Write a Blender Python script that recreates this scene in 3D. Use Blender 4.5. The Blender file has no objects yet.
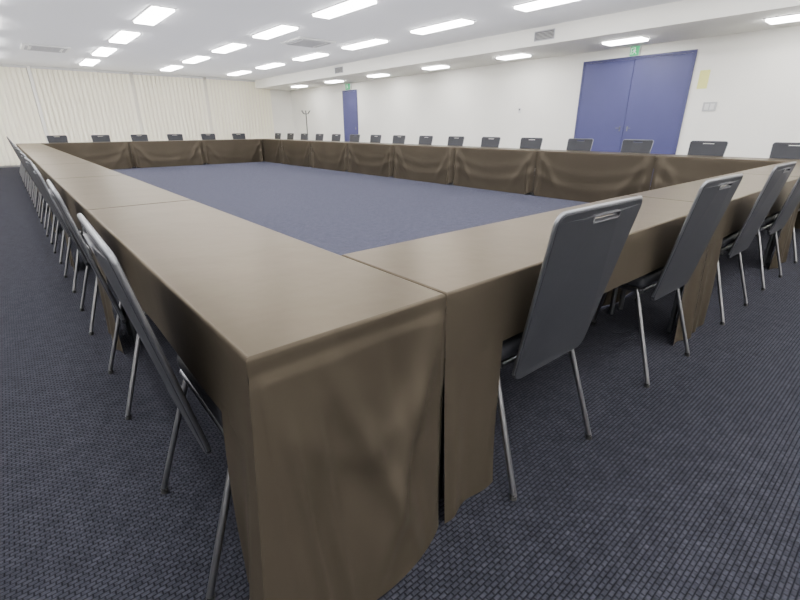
import bpy, bmesh, math, random
from mathutils import Vector, Matrix, noise
random.seed(4)
S=bpy.context.scene
COL=S.collection
# ---------------- materials ----------------
def mat(name,col,rough=.5,metal=0,**k):
    m=bpy.data.materials.new(name);m.use_nodes=True
    b=m.node_tree.nodes['Principled BSDF']
    b.inputs['Base Color'].default_value=(*col,1);b.inputs['Roughness'].default_value=rough
    b.inputs['Metallic'].default_value=metal
    for kk,v in k.items(): b.inputs[kk.replace('_',' ')].default_value=v
    return m
def N(m,t,**k):
    n=m.node_tree.nodes.new(t)
    for a,v in k.items():
        if a in n.inputs: n.inputs[a].default_value=v
        else: setattr(n,a,v)
    return n
def L(m,a,b): m.node_tree.links.new(a,b)
def addnoise(m,c1,c2,scale,bump=0,detail=4,mapscale=(1,1,1),bscale=None):
    b=m.node_tree.nodes['Principled BSDF']
    tc=N(m,'ShaderNodeTexCoord');mp=N(m,'ShaderNodeMapping');mp.inputs['Scale'].default_value=mapscale
    L(m,tc.outputs['Object'],mp.inputs[0])
    n=N(m,'ShaderNodeTexNoise');n.inputs['Scale'].default_value=scale;n.inputs['Detail'].default_value=detail
    L(m,mp.outputs[0],n.inputs['Vector'])
    r=N(m,'ShaderNodeValToRGB');r.color_ramp.elements[0].color=(*c1,1);r.color_ramp.elements[1].color=(*c2,1)
    r.color_ramp.elements[0].position=.35;r.color_ramp.elements[1].position=.65
    L(m,n.outputs['Fac'],r.inputs[0]);L(m,r.outputs[0],b.inputs['Base Color'])
    if bump:
        n2=N(m,'ShaderNodeTexNoise');n2.inputs['Scale'].default_value=bscale or scale;n2.inputs['Detail'].default_value=3
        L(m,mp.outputs[0],n2.inputs['Vector'])
        bp=N(m,'ShaderNodeBump');bp.inputs['Strength'].default_value=bump;bp.inputs['Distance'].default_value=.02
        L(m,n2.outputs['Fac'],bp.inputs['Height']);L(m,bp.outputs[0],b.inputs['Normal'])
    return r
M_cloth=mat('brown_cloth',(.04,.028,.017),.36,.38)
_b=M_cloth.node_tree.nodes['Principled BSDF']
_b.inputs['Specular IOR Level'].default_value=.13;_b.inputs['IOR'].default_value=1.4
_b.inputs['Specular Tint'].default_value=(.95,.82,.63,1)
_r=addnoise(M_cloth,(.068,.057,.042),(.072,.060,.0445),3,.10,3,(1,1,1),5)
_oi=N(M_cloth,'ShaderNodeObjectInfo');_mr=N(M_cloth,'ShaderNodeMapRange');_mr.inputs[3].default_value=.93;_mr.inputs[4].default_value=1.07
L(M_cloth,_oi.outputs['Random'],_mr.inputs[0])
_vm=N(M_cloth,'ShaderNodeVectorMath',operation='SCALE');L(M_cloth,_r.outputs[0],_vm.inputs[0]);L(M_cloth,_mr.outputs[0],_vm.inputs['Scale'])
L(M_cloth,_vm.outputs[0],_b.inputs['Base Color'])
M_vinyl=mat('grey_vinyl',(.022,.023,.027),.52,Specular_IOR_Level=.3);addnoise(M_vinyl,(.026,.027,.032),(.028,.029,.0345),60)
M_chrome=mat('satin_chrome',(.3,.3,.31),.36,1);addnoise(M_chrome,(.24,.24,.25),(.28,.28,.29),8)
M_steel=mat('dark_satin_steel',(.2,.205,.22),.38,1);addnoise(M_steel,(.20,.205,.22),(.24,.245,.26),8)
M_rim=mat('dark_rim',(.10,.10,.11),.5,.6)
M_black=mat('black_rubber',(.02,.02,.02),.6)
M_white=mat('white_wall',(.86,.86,.83),.8);addnoise(M_white,(.93,.915,.85),(.95,.935,.87),2)
M_ceil=mat('ceiling_board',(.88,.88,.9),.9);addnoise(M_ceil,(.80,.805,.82),(.84,.84,.86),90)
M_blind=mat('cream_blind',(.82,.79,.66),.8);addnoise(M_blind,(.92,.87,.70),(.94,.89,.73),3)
_b=M_blind.node_tree.nodes['Principled BSDF'];_b.inputs['Emission Color'].default_value=(1,.92,.68,1);_b.inputs['Emission Strength'].default_value=.15  # faint emission stands in for daylight coming through the slats
M_blue=mat('blue_door',(.045,.047,.16),.5);addnoise(M_blue,(.064,.066,.19),(.068,.070,.20),3)
M_frame=mat('door_frame_metal',(.06,.062,.17),.5)
M_grey=mat('grey_metal',(.45,.45,.47),.5)
M_dark=mat('dark_grille',(.12,.12,.13),.6)
M_wood=mat('table_board',(.3,.2,.12),.5);addnoise(M_wood,(.26,.17,.1),(.36,.24,.14),6,mapscale=(1,12,1))
M_green=mat('sign_green',(.01,.35,.12),.5,Emission_Strength=.5);M_green.node_tree.nodes['Principled BSDF'].inputs['Emission Color'].default_value=(.03,.6,.2,1)
M_signw=mat('sign_white',(.9,.95,.9),.5,Emission_Strength=.5);M_signw.node_tree.nodes['Principled BSDF'].inputs['Emission Color'].default_value=(.9,1,.9,1)
M_yellow=mat('yellow_paper',(.85,.84,.30),.7)
M_plast=mat('white_plastic',(.75,.75,.73),.4)
M_plate=mat('grey_plate',(.5,.5,.5),.4)
M_lamp=mat('lamp_diffuser',(1,1,1),.5,Emission_Strength=32);M_lamp.node_tree.nodes['Principled BSDF'].inputs['Emission Color'].default_value=(1,.985,.985,1)
# carpet
M_carpet=mat('carpet',(.05,.05,.07),.95)
W=.48;W2=.45;X2=6.25;YE=14.4;TH=.70
def carpet(m):
    b=m.node_tree.nodes['Principled BSDF']
    tc=N(m,'ShaderNodeTexCoord')
    br=N(m,'ShaderNodeTexBrick');br.offset=.5
    br.inputs['Scale'].default_value=1;br.inputs['Brick Width'].default_value=.022;br.inputs['Row Height'].default_value=.0125
    br.inputs['Mortar Size'].default_value=.0034;br.inputs['Mortar Smooth'].default_value=1;br.inputs['Bias'].default_value=0
    br.inputs['Color1'].default_value=(.040,.041,.052,1);br.inputs['Color2'].default_value=(.031,.0317,.041,1);br.inputs['Mortar'].default_value=(.010,.010,.0135,1)
    L(m,tc.outputs['Object'],br.inputs['Vector'])
    n=N(m,'ShaderNodeTexNoise');n.inputs['Scale'].default_value=90;n.inputs['Detail'].default_value=2
    L(m,tc.outputs['Object'],n.inputs['Vector'])
    n2=N(m,'ShaderNodeTexNoise');n2.inputs['Scale'].default_value=16;n2.inputs['Detail'].default_value=5;n2.inputs['Roughness'].default_value=.7
    L(m,tc.outputs['Object'],n2.inputs['Vector'])
    mr=N(m,'ShaderNodeMapRange');mr.inputs[1].default_value=.3;mr.inputs[2].default_value=.7;mr.inputs[3].default_value=.75;mr.inputs[4].default_value=1.25
    L(m,n.outputs['Fac'],mr.inputs[0])
    mr2=N(m,'ShaderNodeMapRange');mr2.inputs[1].default_value=.3;mr2.inputs[2].default_value=.7;mr2.inputs[3].default_value=.75;mr2.inputs[4].default_value=1.25
    L(m,n2.outputs['Fac'],mr2.inputs[0])
    mu=N(m,'ShaderNodeMath',operation='MULTIPLY');L(m,mr.outputs[0],mu.inputs[0]);L(m,mr2.outputs[0],mu.inputs[1])
    # same carpet; brighter, bluer, plainer tone between the tables is mixed into its colour
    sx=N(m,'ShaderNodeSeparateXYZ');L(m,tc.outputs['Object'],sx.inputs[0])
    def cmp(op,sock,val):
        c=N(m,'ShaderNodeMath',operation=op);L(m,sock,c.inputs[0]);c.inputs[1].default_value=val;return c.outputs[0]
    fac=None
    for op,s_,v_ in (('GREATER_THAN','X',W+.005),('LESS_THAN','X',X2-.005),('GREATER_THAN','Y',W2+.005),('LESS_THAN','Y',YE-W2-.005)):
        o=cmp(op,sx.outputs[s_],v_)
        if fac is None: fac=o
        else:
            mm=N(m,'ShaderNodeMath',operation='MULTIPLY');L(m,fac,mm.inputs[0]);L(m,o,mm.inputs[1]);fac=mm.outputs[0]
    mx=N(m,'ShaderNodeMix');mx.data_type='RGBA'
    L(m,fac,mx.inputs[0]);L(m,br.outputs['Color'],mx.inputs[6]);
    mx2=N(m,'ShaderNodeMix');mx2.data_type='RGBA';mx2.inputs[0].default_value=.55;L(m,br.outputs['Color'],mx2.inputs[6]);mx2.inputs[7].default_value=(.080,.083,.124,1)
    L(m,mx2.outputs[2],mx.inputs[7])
    vm=N(m,'ShaderNodeVectorMath',operation='SCALE');L(m,mx.outputs[2],vm.inputs[0]);L(m,mu.outputs[0],vm.inputs['Scale'])
    L(m,vm.outputs[0],b.inputs['Base Color'])
    bp=N(m,'ShaderNodeBump');bp.inputs['Strength'].default_value=.45;bp.inputs['Distance'].default_value=.004;bp.invert=True
    L(m,br.outputs['Fac'],bp.inputs['Height']);L(m,bp.outputs[0],b.inputs['Normal'])
    b.inputs['Sheen Weight'].default_value=.12;b.inputs['Sheen Roughness'].default_value=.3;b.inputs['Sheen Tint'].default_value=(.62,.62,.75,1)
    b.inputs['Specular IOR Level'].default_value=.05
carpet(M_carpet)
# ---------------- helpers ----------------
def obj(name,me,m=None,parent=None,loc=(0,0,0),smooth=False):
    o=bpy.data.objects.new(name,me);COL.objects.link(o);o.location=loc
    if m: me.materials.append(m)
    if parent: o.parent=parent
    if smooth:
        for p in me.polygons:p.use_smooth=True
    return o
def empty(name,loc,label,cat,group=None,rot=0):
    o=bpy.data.objects.new(name,None);COL.objects.link(o);o.location=loc;o.rotation_euler[2]=rot
    o.empty_display_size=.2
    tag(o,label,cat,group);return o
def tag(o,label,cat,group=None):
    o['label']=label;o['category']=cat
    if group:o['group']=group
def mesh(name,v,f):
    me=bpy.data.meshes.new(name);me.from_pydata(v,[],f);me.update();return me
def boxmesh(name,boxes,bev=0,seg=2):
    bm=bmesh.new()
    for (x0,x1,y0,y1,z0,z1) in boxes:
        r=bmesh.ops.create_cube(bm,size=1)
        for v in r['verts']:
            v.co=Vector(((x0+x1)/2+v.co.x*(x1-x0),(y0+y1)/2+v.co.y*(y1-y0),(z0+z1)/2+v.co.z*(z1-z0)))
    if bev: bmesh.ops.bevel(bm,geom=bm.edges[:],offset=bev,segments=seg,affect='EDGES',profile=.5)
    me=bpy.data.meshes.new(name);bm.to_mesh(me);bm.free();return me
def tube(name,paths,r,res=4,flat=1):
    cu=bpy.data.curves.new(name+'c','CURVE');cu.dimensions='3D';cu.bevel_depth=r;cu.bevel_resolution=res;cu.use_fill_caps=True
    for pts in paths:
        sp=cu.splines.new('POLY');sp.points.add(len(pts)-1)
        for i,p in enumerate(pts): sp.points[i].co=(*p,1)
    o=bpy.data.objects.new('tmp',cu);COL.objects.link(o)
    me=bpy.data.meshes.new_from_object(o.evaluated_get(bpy.context.evaluated_depsgraph_get()));me.name=name
    bpy.data.objects.remove(o)
    for p in me.polygons:p.use_smooth=True
    return me
def shape2d(name,loops,ext,bev=0):
    cu=bpy.data.curves.new(name+'c','CURVE');cu.dimensions='2D';cu.fill_mode='BOTH';cu.extrude=ext;cu.bevel_depth=bev;cu.bevel_resolution=2
    for pts in loops:
        sp=cu.splines.new('POLY');sp.points.add(len(pts)-1);sp.use_cyclic_u=True
        for i,p in enumerate(pts): sp.points[i].co=(p[0],p[1],0,1)
    o=bpy.data.objects.new('tmp',cu);COL.objects.link(o)
    me=bpy.data.meshes.new_from_object(o.evaluated_get(bpy.context.evaluated_depsgraph_get()));me.name=name
    bpy.data.objects.remove(o);return me
def struct(name,boxes,m,bev=0):
    o=obj(name,boxmesh(name,boxes,bev),m);o['kind']='structure';return o
# ---------------- dims ----------------
XR=8.9;YB=16.8;XL=-3.2;YF=-4.2;HM=2.68;HL=2.40;XS=7.42
# ---------------- room ----------------
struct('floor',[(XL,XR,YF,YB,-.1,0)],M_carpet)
struct('wall_right',[(XR,XR+.15,YF,YB,0,HM+.1)],M_white)
struct('wall_back',[(XL,XR,YB,YB+.15,0,HM+.1)],M_white)
# unseen side wall; open band added so world light reaches the ceiling
struct('wall_left',[(XL-.15,XL,YF,YB,0,.9),(XL-.15,XL,YF,YF+.3,.9,HM+.1),(XL-.15,XL,YB-.3,YB,.9,HM+.1)],M_white)
struct('wall_front',[(XL,XR,YF-.15,YF,0,HM+.1)],M_white)
struct('ceiling',[(XL,XR,YF,YB,HM,HM+.1)],M_ceil)
struct('trim_1',[(XS,XR,YF,YB,HL,HM)],M_white).data.name='soffit'
struct('baseboard_right',[(XR-.012,XR,YF,2.48,0,.08),(XR-.012,XR,4.5,12.25,0,.08),(XR-.012,XR,13.05,YB,0,.08)],M_grey)
struct('baseboard_back',[(XL,XR-.012,YB-.012,YB,0,.08)],M_grey)
# doors
def door(idx,y0,y1,z1,leaves):
    fr=struct('door_%d'%idx,[(XR-.03,XR,y0-.04,y0,0,z1+.04),(XR-.03,XR,y1,y1+.04,0,z1+.04),(XR-.03,XR,y0,y1,z1,z1+.04)],M_frame)
    w=(y1-y0)/leaves
    for i in range(leaves):
        d=obj('door_leaf',boxmesh('door_leaf',[(XR-.025,XR-.002,y0+w*i+.003,y0+w*(i+1)-.003,.01,z1-.004)],.002),M_blue,fr)
        yh=y0+w*(i+1)-.07 if (leaves==2 and i==0) else y0+w*i+.07
        h=obj('door_handle',boxmesh('door_handle',[(XR-.032,XR-.025,yh-.012,yh+.012,.97,1.06),(XR-.06,XR-.032,yh-.007,yh+.007,1.02,1.034),(XR-.068,XR-.058,yh-(.0 if i else .07),yh+(.07 if i else .0),1.021,1.033)],.002),M_steel,d)
door(1,2.53,4.44,2.2,2)
door(2,12.3,13.05,2.15,1)
# exit signs
def exit_sign(y,z,w,h):
    o=empty('exit_sign',(XR,y,z),'green emergency exit sign with white running figure above a door','exit sign')
    obj('sign_case',boxmesh('sign_case',[(-.06,0,-w/2-.006,w/2+.006,-h/2-.006,h/2+.006)],.003),M_plast,o)
    obj('sign_face',boxmesh('sign_face',[(-.064,-.058,-w/2,w/2,-h/2,h/2)]),M_green,o)
    s=h*.42
    def q(pts): return [(-.067,-p[0]*s,p[1]*s) for p in pts]
    polys=[[(-1,-.85),(-.85,-.85),(-.85,.85),(-1,.85)],[(-1,.7),(.2,.7),(.2,.85),(-1,.85)],[(.08,-.2),(.2,-.2),(.2,.85),(.08,.85)],
     [(-.35,.35),(-.2,.5),(-.05,.35),(-.2,.2)],[(-.35,.15),(-.05,.2),(.1,-.25),(-.2,-.3)],[(-.35,.15),(-.3,.0),(-.65,-.15),(-.7,-.05)],[(-.05,.2),(0,.05),(.45,.0),(.4,.12)],
     [(-.2,-.3),(-.05,-.3),(-.4,-.8),(-.55,-.75)],[(-.05,-.3),(.1,-.25),(.5,-.5),(.55,-.85),(.4,-.85),(.35,-.6)]]
    v=[];f=[]
    for p in polys:
        f.append(tuple(range(len(v),len(v)+len(p))));v+=q(p)
    obj('pictogram',mesh('pictogram',v,f),M_signw,o)
exit_sign(3.5,2.32,.16,.15)
exit_sign(12.7,2.29,.26,.17)
def wallthing(name,y,z,w,h,d,m,label,cat,extra=None):
    o=obj(name,boxmesh(name,[(-d,0,-w/2,w/2,-h/2,h/2)],min(.002,d*.3)),m,loc=(XR,y,z));tag(o,label,cat)
    if extra: obj(extra[0],boxmesh(extra[0],extra[1],.001),extra[2],o)
wallthing('wall_notice',2.31,1.78,.15,.28,.004,M_yellow,'pale yellow paper notice on the white wall beside the blue door','notice')
wallthing('light_switch',2.13,1.36,.2,.14,.012,M_plate,'light grey switch plate with two rockers on the wall','light switch',('switch_rocker',[(-.018,-.012,-.07,-.01,-.045,.045),(-.018,-.012,.01,.07,-.045,.045)],M_plast))
wallthing('wall_thermostat',5.9,1.4,.07,.11,.02,M_plast,'small white thermostat on the white wall','thermostat',('display',[(-.022,-.02,-.02,.02,.0,.035)],M_dark))
# vertical blinds
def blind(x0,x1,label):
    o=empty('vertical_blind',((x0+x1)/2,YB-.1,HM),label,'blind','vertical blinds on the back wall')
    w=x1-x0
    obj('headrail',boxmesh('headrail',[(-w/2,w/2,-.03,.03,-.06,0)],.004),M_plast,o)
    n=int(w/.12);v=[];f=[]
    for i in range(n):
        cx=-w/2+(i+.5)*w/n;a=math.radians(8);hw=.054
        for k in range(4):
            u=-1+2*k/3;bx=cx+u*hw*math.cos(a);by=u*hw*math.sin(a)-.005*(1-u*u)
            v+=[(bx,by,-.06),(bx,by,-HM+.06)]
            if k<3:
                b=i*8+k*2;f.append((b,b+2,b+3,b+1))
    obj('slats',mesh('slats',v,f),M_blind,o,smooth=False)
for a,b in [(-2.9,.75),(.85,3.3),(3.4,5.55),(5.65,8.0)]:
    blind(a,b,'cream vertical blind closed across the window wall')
struct('trim_2',[(.76,.84,YB-.14,YB,0,HM)],M_white)
# ceiling fixtures
def fixture(x,y,z,hl=.64):
    o=empty('ceiling_light',(x,y,z),'rectangular fluorescent ceiling light, switched on','ceiling light','fluorescent ceiling lights')
    key='m%d'%int(hl*100)
    if key not in fixture.__dict__:
        a=boxmesh('light_frame',[(-.17,.17,-hl,hl,-.012,0)],.003);a.materials.append(M_plast)
        p=boxmesh('diffuser',[(-.148,.148,-hl+.022,hl-.022,-.04,-.012)],.008);p.materials.append(M_lamp)
        fixture.__dict__[key]=(a,p)
    a,p=fixture.__dict__[key]
    obj('light_frame',a,None,o);obj('diffuser',p,None,o)
for x in (-2,0,2,4,6):
    for k in range(9):
        fixture(x,-3.4+2.25*k,HM)
for k in range(9): fixture(8.1,-3.4+2.25*k,HL,.34)
# added upward-facing area light with no fixture, brightening the ceiling
al=bpy.data.lights.new('ceiling_fill','AREA');al.shape='RECTANGLE';al.size=10.0;al.size_y=20.0;al.energy=420;al.color=(.99,.985,1)
ao=bpy.data.objects.new('ceiling_fill',al);COL.objects.link(ao);ao.location=(2.2,6.3,1.95);ao.rotation_euler=(math.pi,0,0)
def cassette(x,y):
    o=empty('ceiling_air_conditioner',(x,y,HM),'square ceiling air conditioner panel with louvres','air conditioner','ceiling air conditioners')
    obj('panel',boxmesh('panel',[(-.42,.42,-.42,.42,-.03,0)],.01),M_plast,o)
    obj('grille',boxmesh('grille',[(-.25,.25,-.25+i*.05,-.225+i*.05,-.038,-.03) for i in range(11)]),M_grey,o)
    for k in range(4):
        a=k*math.pi/2
        e=obj('louvre',boxmesh('louvre',[(-.3,.3,.31,.36,-.04,-.03)],.003),M_grey,o);e.rotation_euler[2]=a
cassette(.95,12.6);cassette(5.0,8.4)
def vent(y,z):
    o=empty('air_vent',(XS,y,z),'small dark rectangular air vent grille on the ceiling step','vent')
    obj('vent_frame',boxmesh('vent_frame',[(-.015,0,-.2,.2,.06,.075),(-.015,0,-.2,.2,-.075,-.06),(-.015,0,-.2,-.185,-.06,.06),(-.015,0,.185,.2,-.06,.06)],.002),M_grey,o)
    obj('vent_slats',boxmesh('vent_slats',[(-.012,-.001,-.185,.185,-.055+i*.02,-.043+i*.02) for i in range(6)]),M_dark,o)
vent(4.46,2.54);vent(11,2.54)
# ---------------- tables ----------------
R_=.007
def sm(x): x=max(0,min(1,x));return x*x*(3-2*x)
def side_strip(V,F,P0,P1,n,nL,nR,drop,fullL,fullR,seed,step,z0=None,s0=0,s1=None,off0=0,amp=1,rows=14,mask=None,cl=.035,cr=.035,style='plain'):
    P0=Vector(P0);P1=Vector(P1);n=Vector(n);nL=Vector(nL);nR=Vector(nR)
    Ls=(P1-P0).length;d=(P1-P0)/Ls
    if s1 is None:s1=Ls
    ns=max(6,int((s1-s0)/step));
    prof=[]
    if z0 is None:
        for a in (0,30,60,90):
            a=math.radians(a);prof.append((-R_+R_*math.sin(a),TH-R_+R_*math.cos(a)))
        zt=TH-R_
    else: zt=z0;prof.append((0,zt))
    zb=TH-drop
    for i in range(1,rows+1): prof.append((0,zt+(zb-zt)*i/rows))
    base=len(V)
    for i in range(ns+1):
        s=s0+(s1-s0)*i/ns
        vec=n.copy();dv=n.copy()
        if s<1e-6: vec=n+nL; dv=n+(nL if fullL else Vector((0,0)))
        elif s>Ls-1e-6: vec=n+nR; dv=n+(nR if fullR else Vector((0,0)))
        p=P0+d*s
        for (o,z) in prof:
            t=max(0,(TH-R_-z)/(TH-R_))
            u=s/Ls
            lift=0
            if style=='swag':   # separate cloth per table: pleat flare at each end, soft sagging folds between
                D=t*.065*(math.exp(-((s-.08)/.045)**2)+math.exp(-((Ls-s-.08)/.045)**2))
                par=4*u*(1-u)
                env=math.sin(math.pi*min(1,t*.95+.05))**.8
                for q0,aa in ((.15,.006),(.45,.011)):
                    c=t-(q0+.38*par*(.8+.1*math.sin(seed)));D+=aa*env*math.exp(-(c/.10)**2)*(1-.35*par)
                c=s-(.05+.50*t);D+=.012*env*math.exp(-(c/.07)**2)
                c=(Ls-s)-(.05+.45*t);D+=.012*env*math.exp(-(c/.07)**2)
                D+=.02*t*par+.008*t*(1+math.sin(s*7+seed*1.7+t))
                g=1-math.exp(-(s/.03)**2);g*=1-math.exp(-((Ls-s)/.03)**2)
                D*=g if not (fullL and s<.1) and not (fullR and Ls-s<.1) else 1
                # gently scalloped hem: slightly raised towards the seams
                lift=.05*t**3*max(math.exp(-(s/.09)**2),math.exp(-((Ls-s)/.09)**2))
            elif style=='corner':  # near end of the corner table: billowing cloth with broad creases
                hem=math.sin(math.pi*min(1,max(0,s/Ls)))
                st=math.sin(math.pi*min(1,t))
                D=.075*t**1.2*(1-sm(s/.18))
                D+=.07*t**1.7*hem**.7*sm(s/.18)
                # stitched seam just below the top edge
                D+=.005*sm((t-.04)/.02)*sm(s/.02)*sm((Ls-s)/.02)-.003*math.exp(-((t-.045)/.010)**2)
                # vertical folds gathering at the corner
                for s_,w_,a_ in ((.045,.014,.014),(.10,.018,.016)):
                    c=s-(s_+.04*t);D+=a_*st**.5*t**.5*math.exp(-(c/w_)**2)*sm((t-.05)*4)
                # long soft creases running diagonally
                c=s-(.46-.26*t); D+=.026*st*math.exp(-(c/.04)**2)
                c=s-(.14+.22*t); D+=.020*st*math.exp(-(c/.032)**2)
                c=s-(.30+.10*t); D-=.012*st*math.exp(-(c/.03)**2)
                c=t-(.16+.26*hem); D+=.007*hem*math.exp(-(c/.06)**2)
                D+=.012*st*sm(s/.1)*noise.noise(Vector((s*8,t*3,seed)))
            else:
                e0=math.exp(-(s/.11)**2);e1=math.exp(-((Ls-s)/.11)**2)
                mid=(1-e0)*(1-e1)
                D=t**1.2*(cl*e0+cr*e1)
                D+=amp*mid*t*(.014*math.sin(s*8.5+seed*1.7+t*1.5)+.012)
                D+=amp*mid*.02*t*noise.noise(Vector((s*4+t*1.3*math.sin(seed),t*1.6,seed*3.1)))
                if z0 is not None:
                    w_=sm(s/.06)*sm((Ls-s)/.06)
                    D+=w_*.010*t*(1+math.sin(s*30+seed+t*.8))
            if mask: D*=mask(s)
            D=max(D,-.003)
            q=p+vec*(o if o<0 else 0)+dv*(D+off0)
            V.append((q.x,q.y,max(z+lift,.003)))
    m=len(prof)
    for i in range(ns):
        for j in range(m-1):
            a=base+i*m+j
            F.append((a,a+m,a+m+1,a+1))
VAL=.2
def table(x0,x1,y0,y1,full,label,val=None,step=.04,rows=12,masks={},cor={},drape=.2,styles={}):
    g=.002
    if (x1-x0)<(y1-y0): y0+=g if 'S' not in full else 0; y1-=g
    else: x0+=g;x1-=g
    cx=(x0+x1)/2;cy=(y0+y1)/2
    root=empty('covered_table',(cx,cy,0),label,'table','tables in the rectangular arrangement')
    V=[];F=[];SK=[]
    hx=(x1-x0)/2;hy=(y1-y0)/2
    S4={'S':((-hx,-hy),(hx,-hy),(0,-1),(-1,0),(1,0),'W','E'),'E':((hx,-hy),(hx,hy),(1,0),(0,-1),(0,1),'S','N'),
        'N':((hx,hy),(-hx,hy),(0,1),(1,0),(-1,0),'E','W'),'W':((-hx,hy),(-hx,-hy),(-1,0),(0,1),(0,-1),'N','S')}
    sd=x0*3.1+y0*1.7
    isd=lambda k:(k in full) or k==val
    for k,(a,b,n,nl,nr,lk,rk) in S4.items():
        c=cor.get(k,(.03,.03))
        if k in full: side_strip(V,F,a,b,n,nl,nr,TH,isd(lk),isd(rk),sd+ord(k),step,rows=rows,mask=masks.get(k),cl=c[0],cr=c[1],style=styles.get(k,'plain'))
        elif k==val:
            side_strip(V,F,a,b,n,nl,nr,VAL,isd(lk),isd(rk),sd,min(step,.025),rows=6,amp=.6,cl=.02 if not isd(lk) else c[0],cr=.02 if not isd(rk) else c[1])
            Ls=(Vector(b)-Vector(a)).length
            for (s0,s1) in ((0,drape),(Ls-drape,Ls)):
                V2=[];F2=[]
                side_strip(V2,F2,a,b,n,nl,nr,TH,isd(lk),isd(rk),sd,.008,z0=TH-VAL+.03,s0=s0,s1=s1,off0=-.004,rows=12,cl=c[0],cr=c[1],amp=.8)
                SK.append((V2,F2))
        else: side_strip(V,F,a,b,n,nl,nr,.05,False,False,sd,.2,rows=2,amp=0,cl=0,cr=0)
    nx=max(4,int((x1-x0)/.06));ny=max(4,int((y1-y0)/.06));b0=len(V)
    for i in range(nx+1):
        for j in range(ny+1):
            x=-hx+R_+(2*hx-2*R_)*i/nx;y=-hy+R_+(2*hy-2*R_)*j/ny
            z=TH
            if 0<i<nx and 0<j<ny: z+=.0008*noise.noise(Vector((x*4+sd,y*4,0)))
            V.append((x,y,z))
    for i in range(nx):
        for j in range(ny):
            a=b0+i*(ny+1)+j;F.append((a,a+ny+1,a+ny+2,a+1))
    obj('tablecloth',mesh('tablecloth',V,F),M_cloth,root,smooth=True)
    for V2,F2 in SK: obj('cloth_skirt',mesh('cloth_skirt',V2,F2),M_cloth,root,smooth=True)
    obj('table_top',boxmesh('table_top',[(-hx+.015,hx-.015,-hy+.015,hy-.015,TH-.04,TH-.008)],.004),M_wood,root)
    for sx in (-1,1):
        for sy in (-1,1):
            px=sx*(hx-.06);py=sy*(hy-.06)
            obj('table_leg',tube('table_leg',[[(px,py,.003),(px,py,TH-.04)]],.014),M_steel,root)
LBL='table under a brown floor-length cloth, joined end to end'
L0=1.9;PL=(YE-L0)/7
ys=[0,L0]+[L0+PL*(i+1) for i in range(7)]
for k in range(8):
    full={'E'}|({'S'} if k==0 else set())|({'N'} if k==7 else set())
    msk={'E':(lambda s:0 if s<W2+.03 else 1)} if k==0 else {}
    if k==7: msk={'E':(lambda s:0 if s>PL-W2-.03 else 1)}
    table(0,W,ys[k],ys[k+1],full,LBL if k else 'corner table under a brown satin cloth draping to the carpet',val='W',
          step=.006 if k==0 else .05,rows=60 if k==0 else 10,masks=msk,cor={'S':(.075,.0),'W':(.03,.075)} if k==0 else {},drape=.17,
          styles={'S':'corner'} if k==0 else {})
NW=(X2-W)/3
for k in range(3):
    table(W+NW*k,W+NW*(k+1),0,W2,{'N'},LBL,val='S',step=.025,rows=12,drape=.235 if k==0 else .2)
    table(W+NW*k,W+NW*(k+1),YE-W2,YE,{'S'},LBL,val='N',step=.02,rows=24,drape=.2,styles={'S':'swag'})
for k in range(8):
    full={'W'}|({'S'} if k==0 else set())|({'N'} if k==7 else set())
    table(X2,X2+W,1.8*k,1.8*(k+1),full,LBL,val='E',step=.02,rows=28,drape=.18,styles={'W':'swag'},
        masks={'W':(lambda s:0 if s>1.8-W2-.03 else 1)} if k==0 else ({'W':(lambda s:0 if s<W2+.03 else 1)} if k==7 else {}))
# ---------------- chairs ----------------
def rounded(pts,rad,seg=5):
    out=[];n=len(pts)
    for i in range(n):
        p=Vector(pts[i]);a=Vector(pts[i-1]);b=Vector(pts[(i+1)%n]);r=rad[i]
        u=(a-p).normalized();w=(b-p).normalized()
        ang=u.angle(w);tl=r/math.tan(ang/2)
        A=p+u*tl;B=p+w*tl
        c=p+(u+w).normalized()*(r/math.sin(ang/2))
        a0=math.atan2(A.y-c.y,A.x-c.x);a1=math.atan2(B.y-c.y,B.x-c.x)
        d=(a1-a0+math.pi)%(2*math.pi)-math.pi
        for k in range(seg+1):
            t=a0+d*k/seg;out.append((c.x+r*math.cos(t),c.y+r*math.sin(t)))
    return out
BH=.505;lean=math.radians(11.5);zb=.375;yb=-.20
def toback(me):
    for v in me.vertices:
        x,h,w=v.co
        bow=-.010*(1-(x/.22)**2)
        v.co=Vector((x,yb-h*math.sin(lean)+w*math.cos(lean)+bow,zb+h*math.cos(lean)+w*math.sin(lean)))
def stadium(hw,hh,cy,seg=8):
    o=[]
    for k in range(seg+1):
        a=-math.pi/2+math.pi*k/seg;o.append((hw-hh+hh*math.cos(a),cy+hh*math.sin(a)))
    for k in range(seg+1):
        a=math.pi/2+math.pi*k/seg;o.append((-hw+hh+hh*math.cos(a),cy+hh*math.sin(a)))
    return o
outline=rounded([(-.185,0),(.185,0),(.213,BH),(-.213,BH)],[.03,.03,.024,.024],6)
hs=BH-.026
mb=shape2d('backrest',[outline,stadium(.070,.0085,hs)],.002,.005);toback(mb)
mrim=shape2d('handle_rim',[stadium(.0718,.0103,hs),stadium(.069,.0085,hs)],.0075,.001);toback(mrim)
path=[(-.188,.02)]+[p for p in rounded([(-.188,0),(.188,0),(.217,BH+.004),(-.217,BH+.004)],[.03,.03,.026,.026],6)][14:][::-1]+[(.188,.02)]
mfr=tube('back_frame',[[(p[0],p[1],0) for p in path]],.0055,2);toback(mfr)
for m_,mm in ((mb,M_vinyl),(mrim,M_rim),(mfr,M_steel)): m_.materials.append(mm)
mseat=boxmesh('seat',[(-.205,.205,-.17,.21,.415,.47)],.022,3);mseat.materials.append(M_vinyl)
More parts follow.
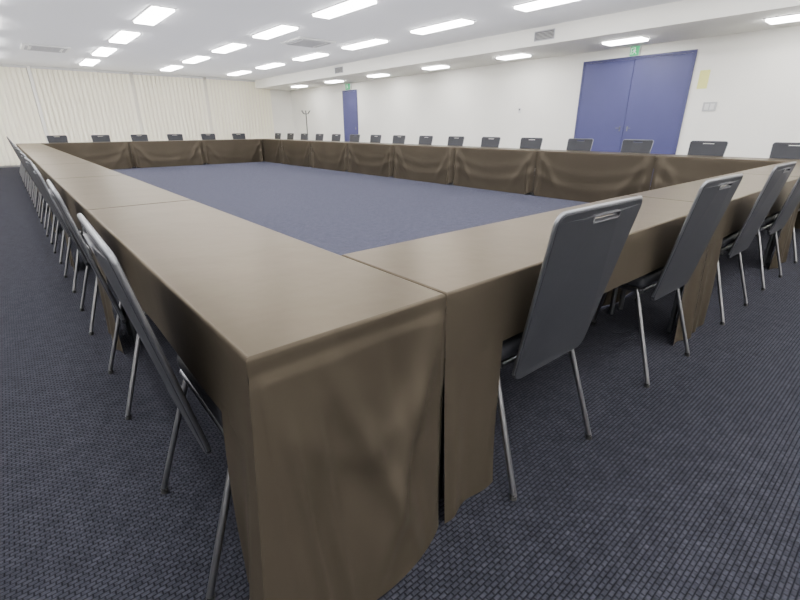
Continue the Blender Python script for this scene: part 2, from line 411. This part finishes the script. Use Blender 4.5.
msf=tube('seat_frame',[[(-.19,-.16,.405),(-.19,.19,.405),(.19,.19,.405),(.19,-.16,.405),(-.19,-.16,.405)]],.010,3);msf.materials.append(M_steel)
def leg(sx,rear):
    if rear: pts=[(sx*.192,-.14,.41),(sx*.197,-.155,.37),(sx*.222,-.275,.012)]
    else: pts=[(sx*.192,.13,.41),(sx*.197,.14,.37),(sx*.215,.215,.012)]
    me=tube('leg',[pts],.0088,3);me.materials.append(M_chrome)
    cap=tube('foot_cap',[[(pts[2][0],pts[2][1],.0),(pts[2][0]-sx*.001,pts[2][1]+(.004 if rear else -.004),.018)]],.0110,3);cap.materials.append(M_black)
    return me,cap
legs=[leg(sx,r) for sx in (-1,1) for r in (True,False)]
proto=bpy.data.objects.new('banquet_chair',None);proto.empty_display_size=.2
parts=[bpy.data.objects.new(n,m) for n,m in (('seat',mseat),('backrest',mb),('back_frame',mfr),('handle_rim',mrim),('seat_frame',msf))]
legparts=[(bpy.data.objects.new('leg',a),bpy.data.objects.new('foot_cap',b)) for a,b in legs]
for p in mseat.polygons:p.use_smooth=True
CL='dark grey padded stacking chair with chrome legs, tucked under the table'
def chair(x,y,rot,grp):
    r=proto.copy();COL.objects.link(r);r.location=(x,y,0);r.rotation_euler[2]=rot+math.radians(random.uniform(-1.5,1.5))
    tag(r,CL,'chair',grp)
    for p in parts:
        q=p.copy();q.parent=r;COL.objects.link(q)
    for a,b in legparts:
        q=a.copy();q.parent=r;COL.objects.link(q)
        c=b.copy();c.parent=q;COL.objects.link(c)
IN=.175
for x in [.935,1.90,2.90,3.78,4.78,5.70]:
    chair(x,IN,0,'chairs along the near table row')
for x in [.88,1.85,2.80,3.75,4.73,5.70]:
    chair(x,YE-IN,math.pi,'chairs along the far table row')
for k in range(8):
    for f in (.24,.73):
        y=ys[k]+(ys[k+1]-ys[k])*f
        if k==0: y=(.40,1.34)[f>.5]
        if k==7 and f>.5: y-=.1
        chair(IN-.003,y,-math.pi/2,'chairs along the long table row')
for k in range(16): chair(X2+W-IN,.52+.9*k,math.pi/2,'chairs along the wall-side table row')
# coat rack
o=empty('coat_rack',(8.45,14.9,0),'thin black metal coat stand near the wall','coat rack')
obj('pole',tube('pole',[[(0,0,.02),(0,0,1.62)]],.015),M_black,o)
for k in range(4):
    a=k*math.pi/2+.4
    obj('base_leg',tube('base_leg',[[(0,0,.08),(.25*math.cos(a),.25*math.sin(a),.01)]],.012),M_black,o)
    obj('hook',tube('hook',[[(0,0,1.5),(.12*math.cos(a),.12*math.sin(a),1.52),(.2*math.cos(a),.2*math.sin(a),1.62)]],.01),M_black,o)
# ---------------- camera ----------------
cam=bpy.data.cameras.new('camera');co=bpy.data.objects.new('camera',cam);COL.objects.link(co);S.camera=co
yaw,pit,rol=.701,.374,.003
Fv=Vector((math.sin(yaw)*math.cos(pit),math.cos(yaw)*math.cos(pit),-math.sin(pit)))
Rv=Vector((math.cos(yaw),-math.sin(yaw),0));Dv=Fv.cross(Rv)
R2=Rv*math.cos(rol)+Dv*math.sin(rol);D2=-Rv*math.sin(rol)+Dv*math.cos(rol)
mx=Matrix((R2,-D2,-Fv)).transposed().to_4x4();mx.translation=Vector((-.223,-.666,1.063))
co.matrix_world=mx
cam.sensor_width=36;cam.lens=36*441.5/800;cam.clip_start=.02
w=bpy.data.worlds.new('world');S.world=w;w.use_nodes=True
w.node_tree.nodes['Background'].inputs[0].default_value=(.95,.96,1,1);w.node_tree.nodes['Background'].inputs[1].default_value=1.2
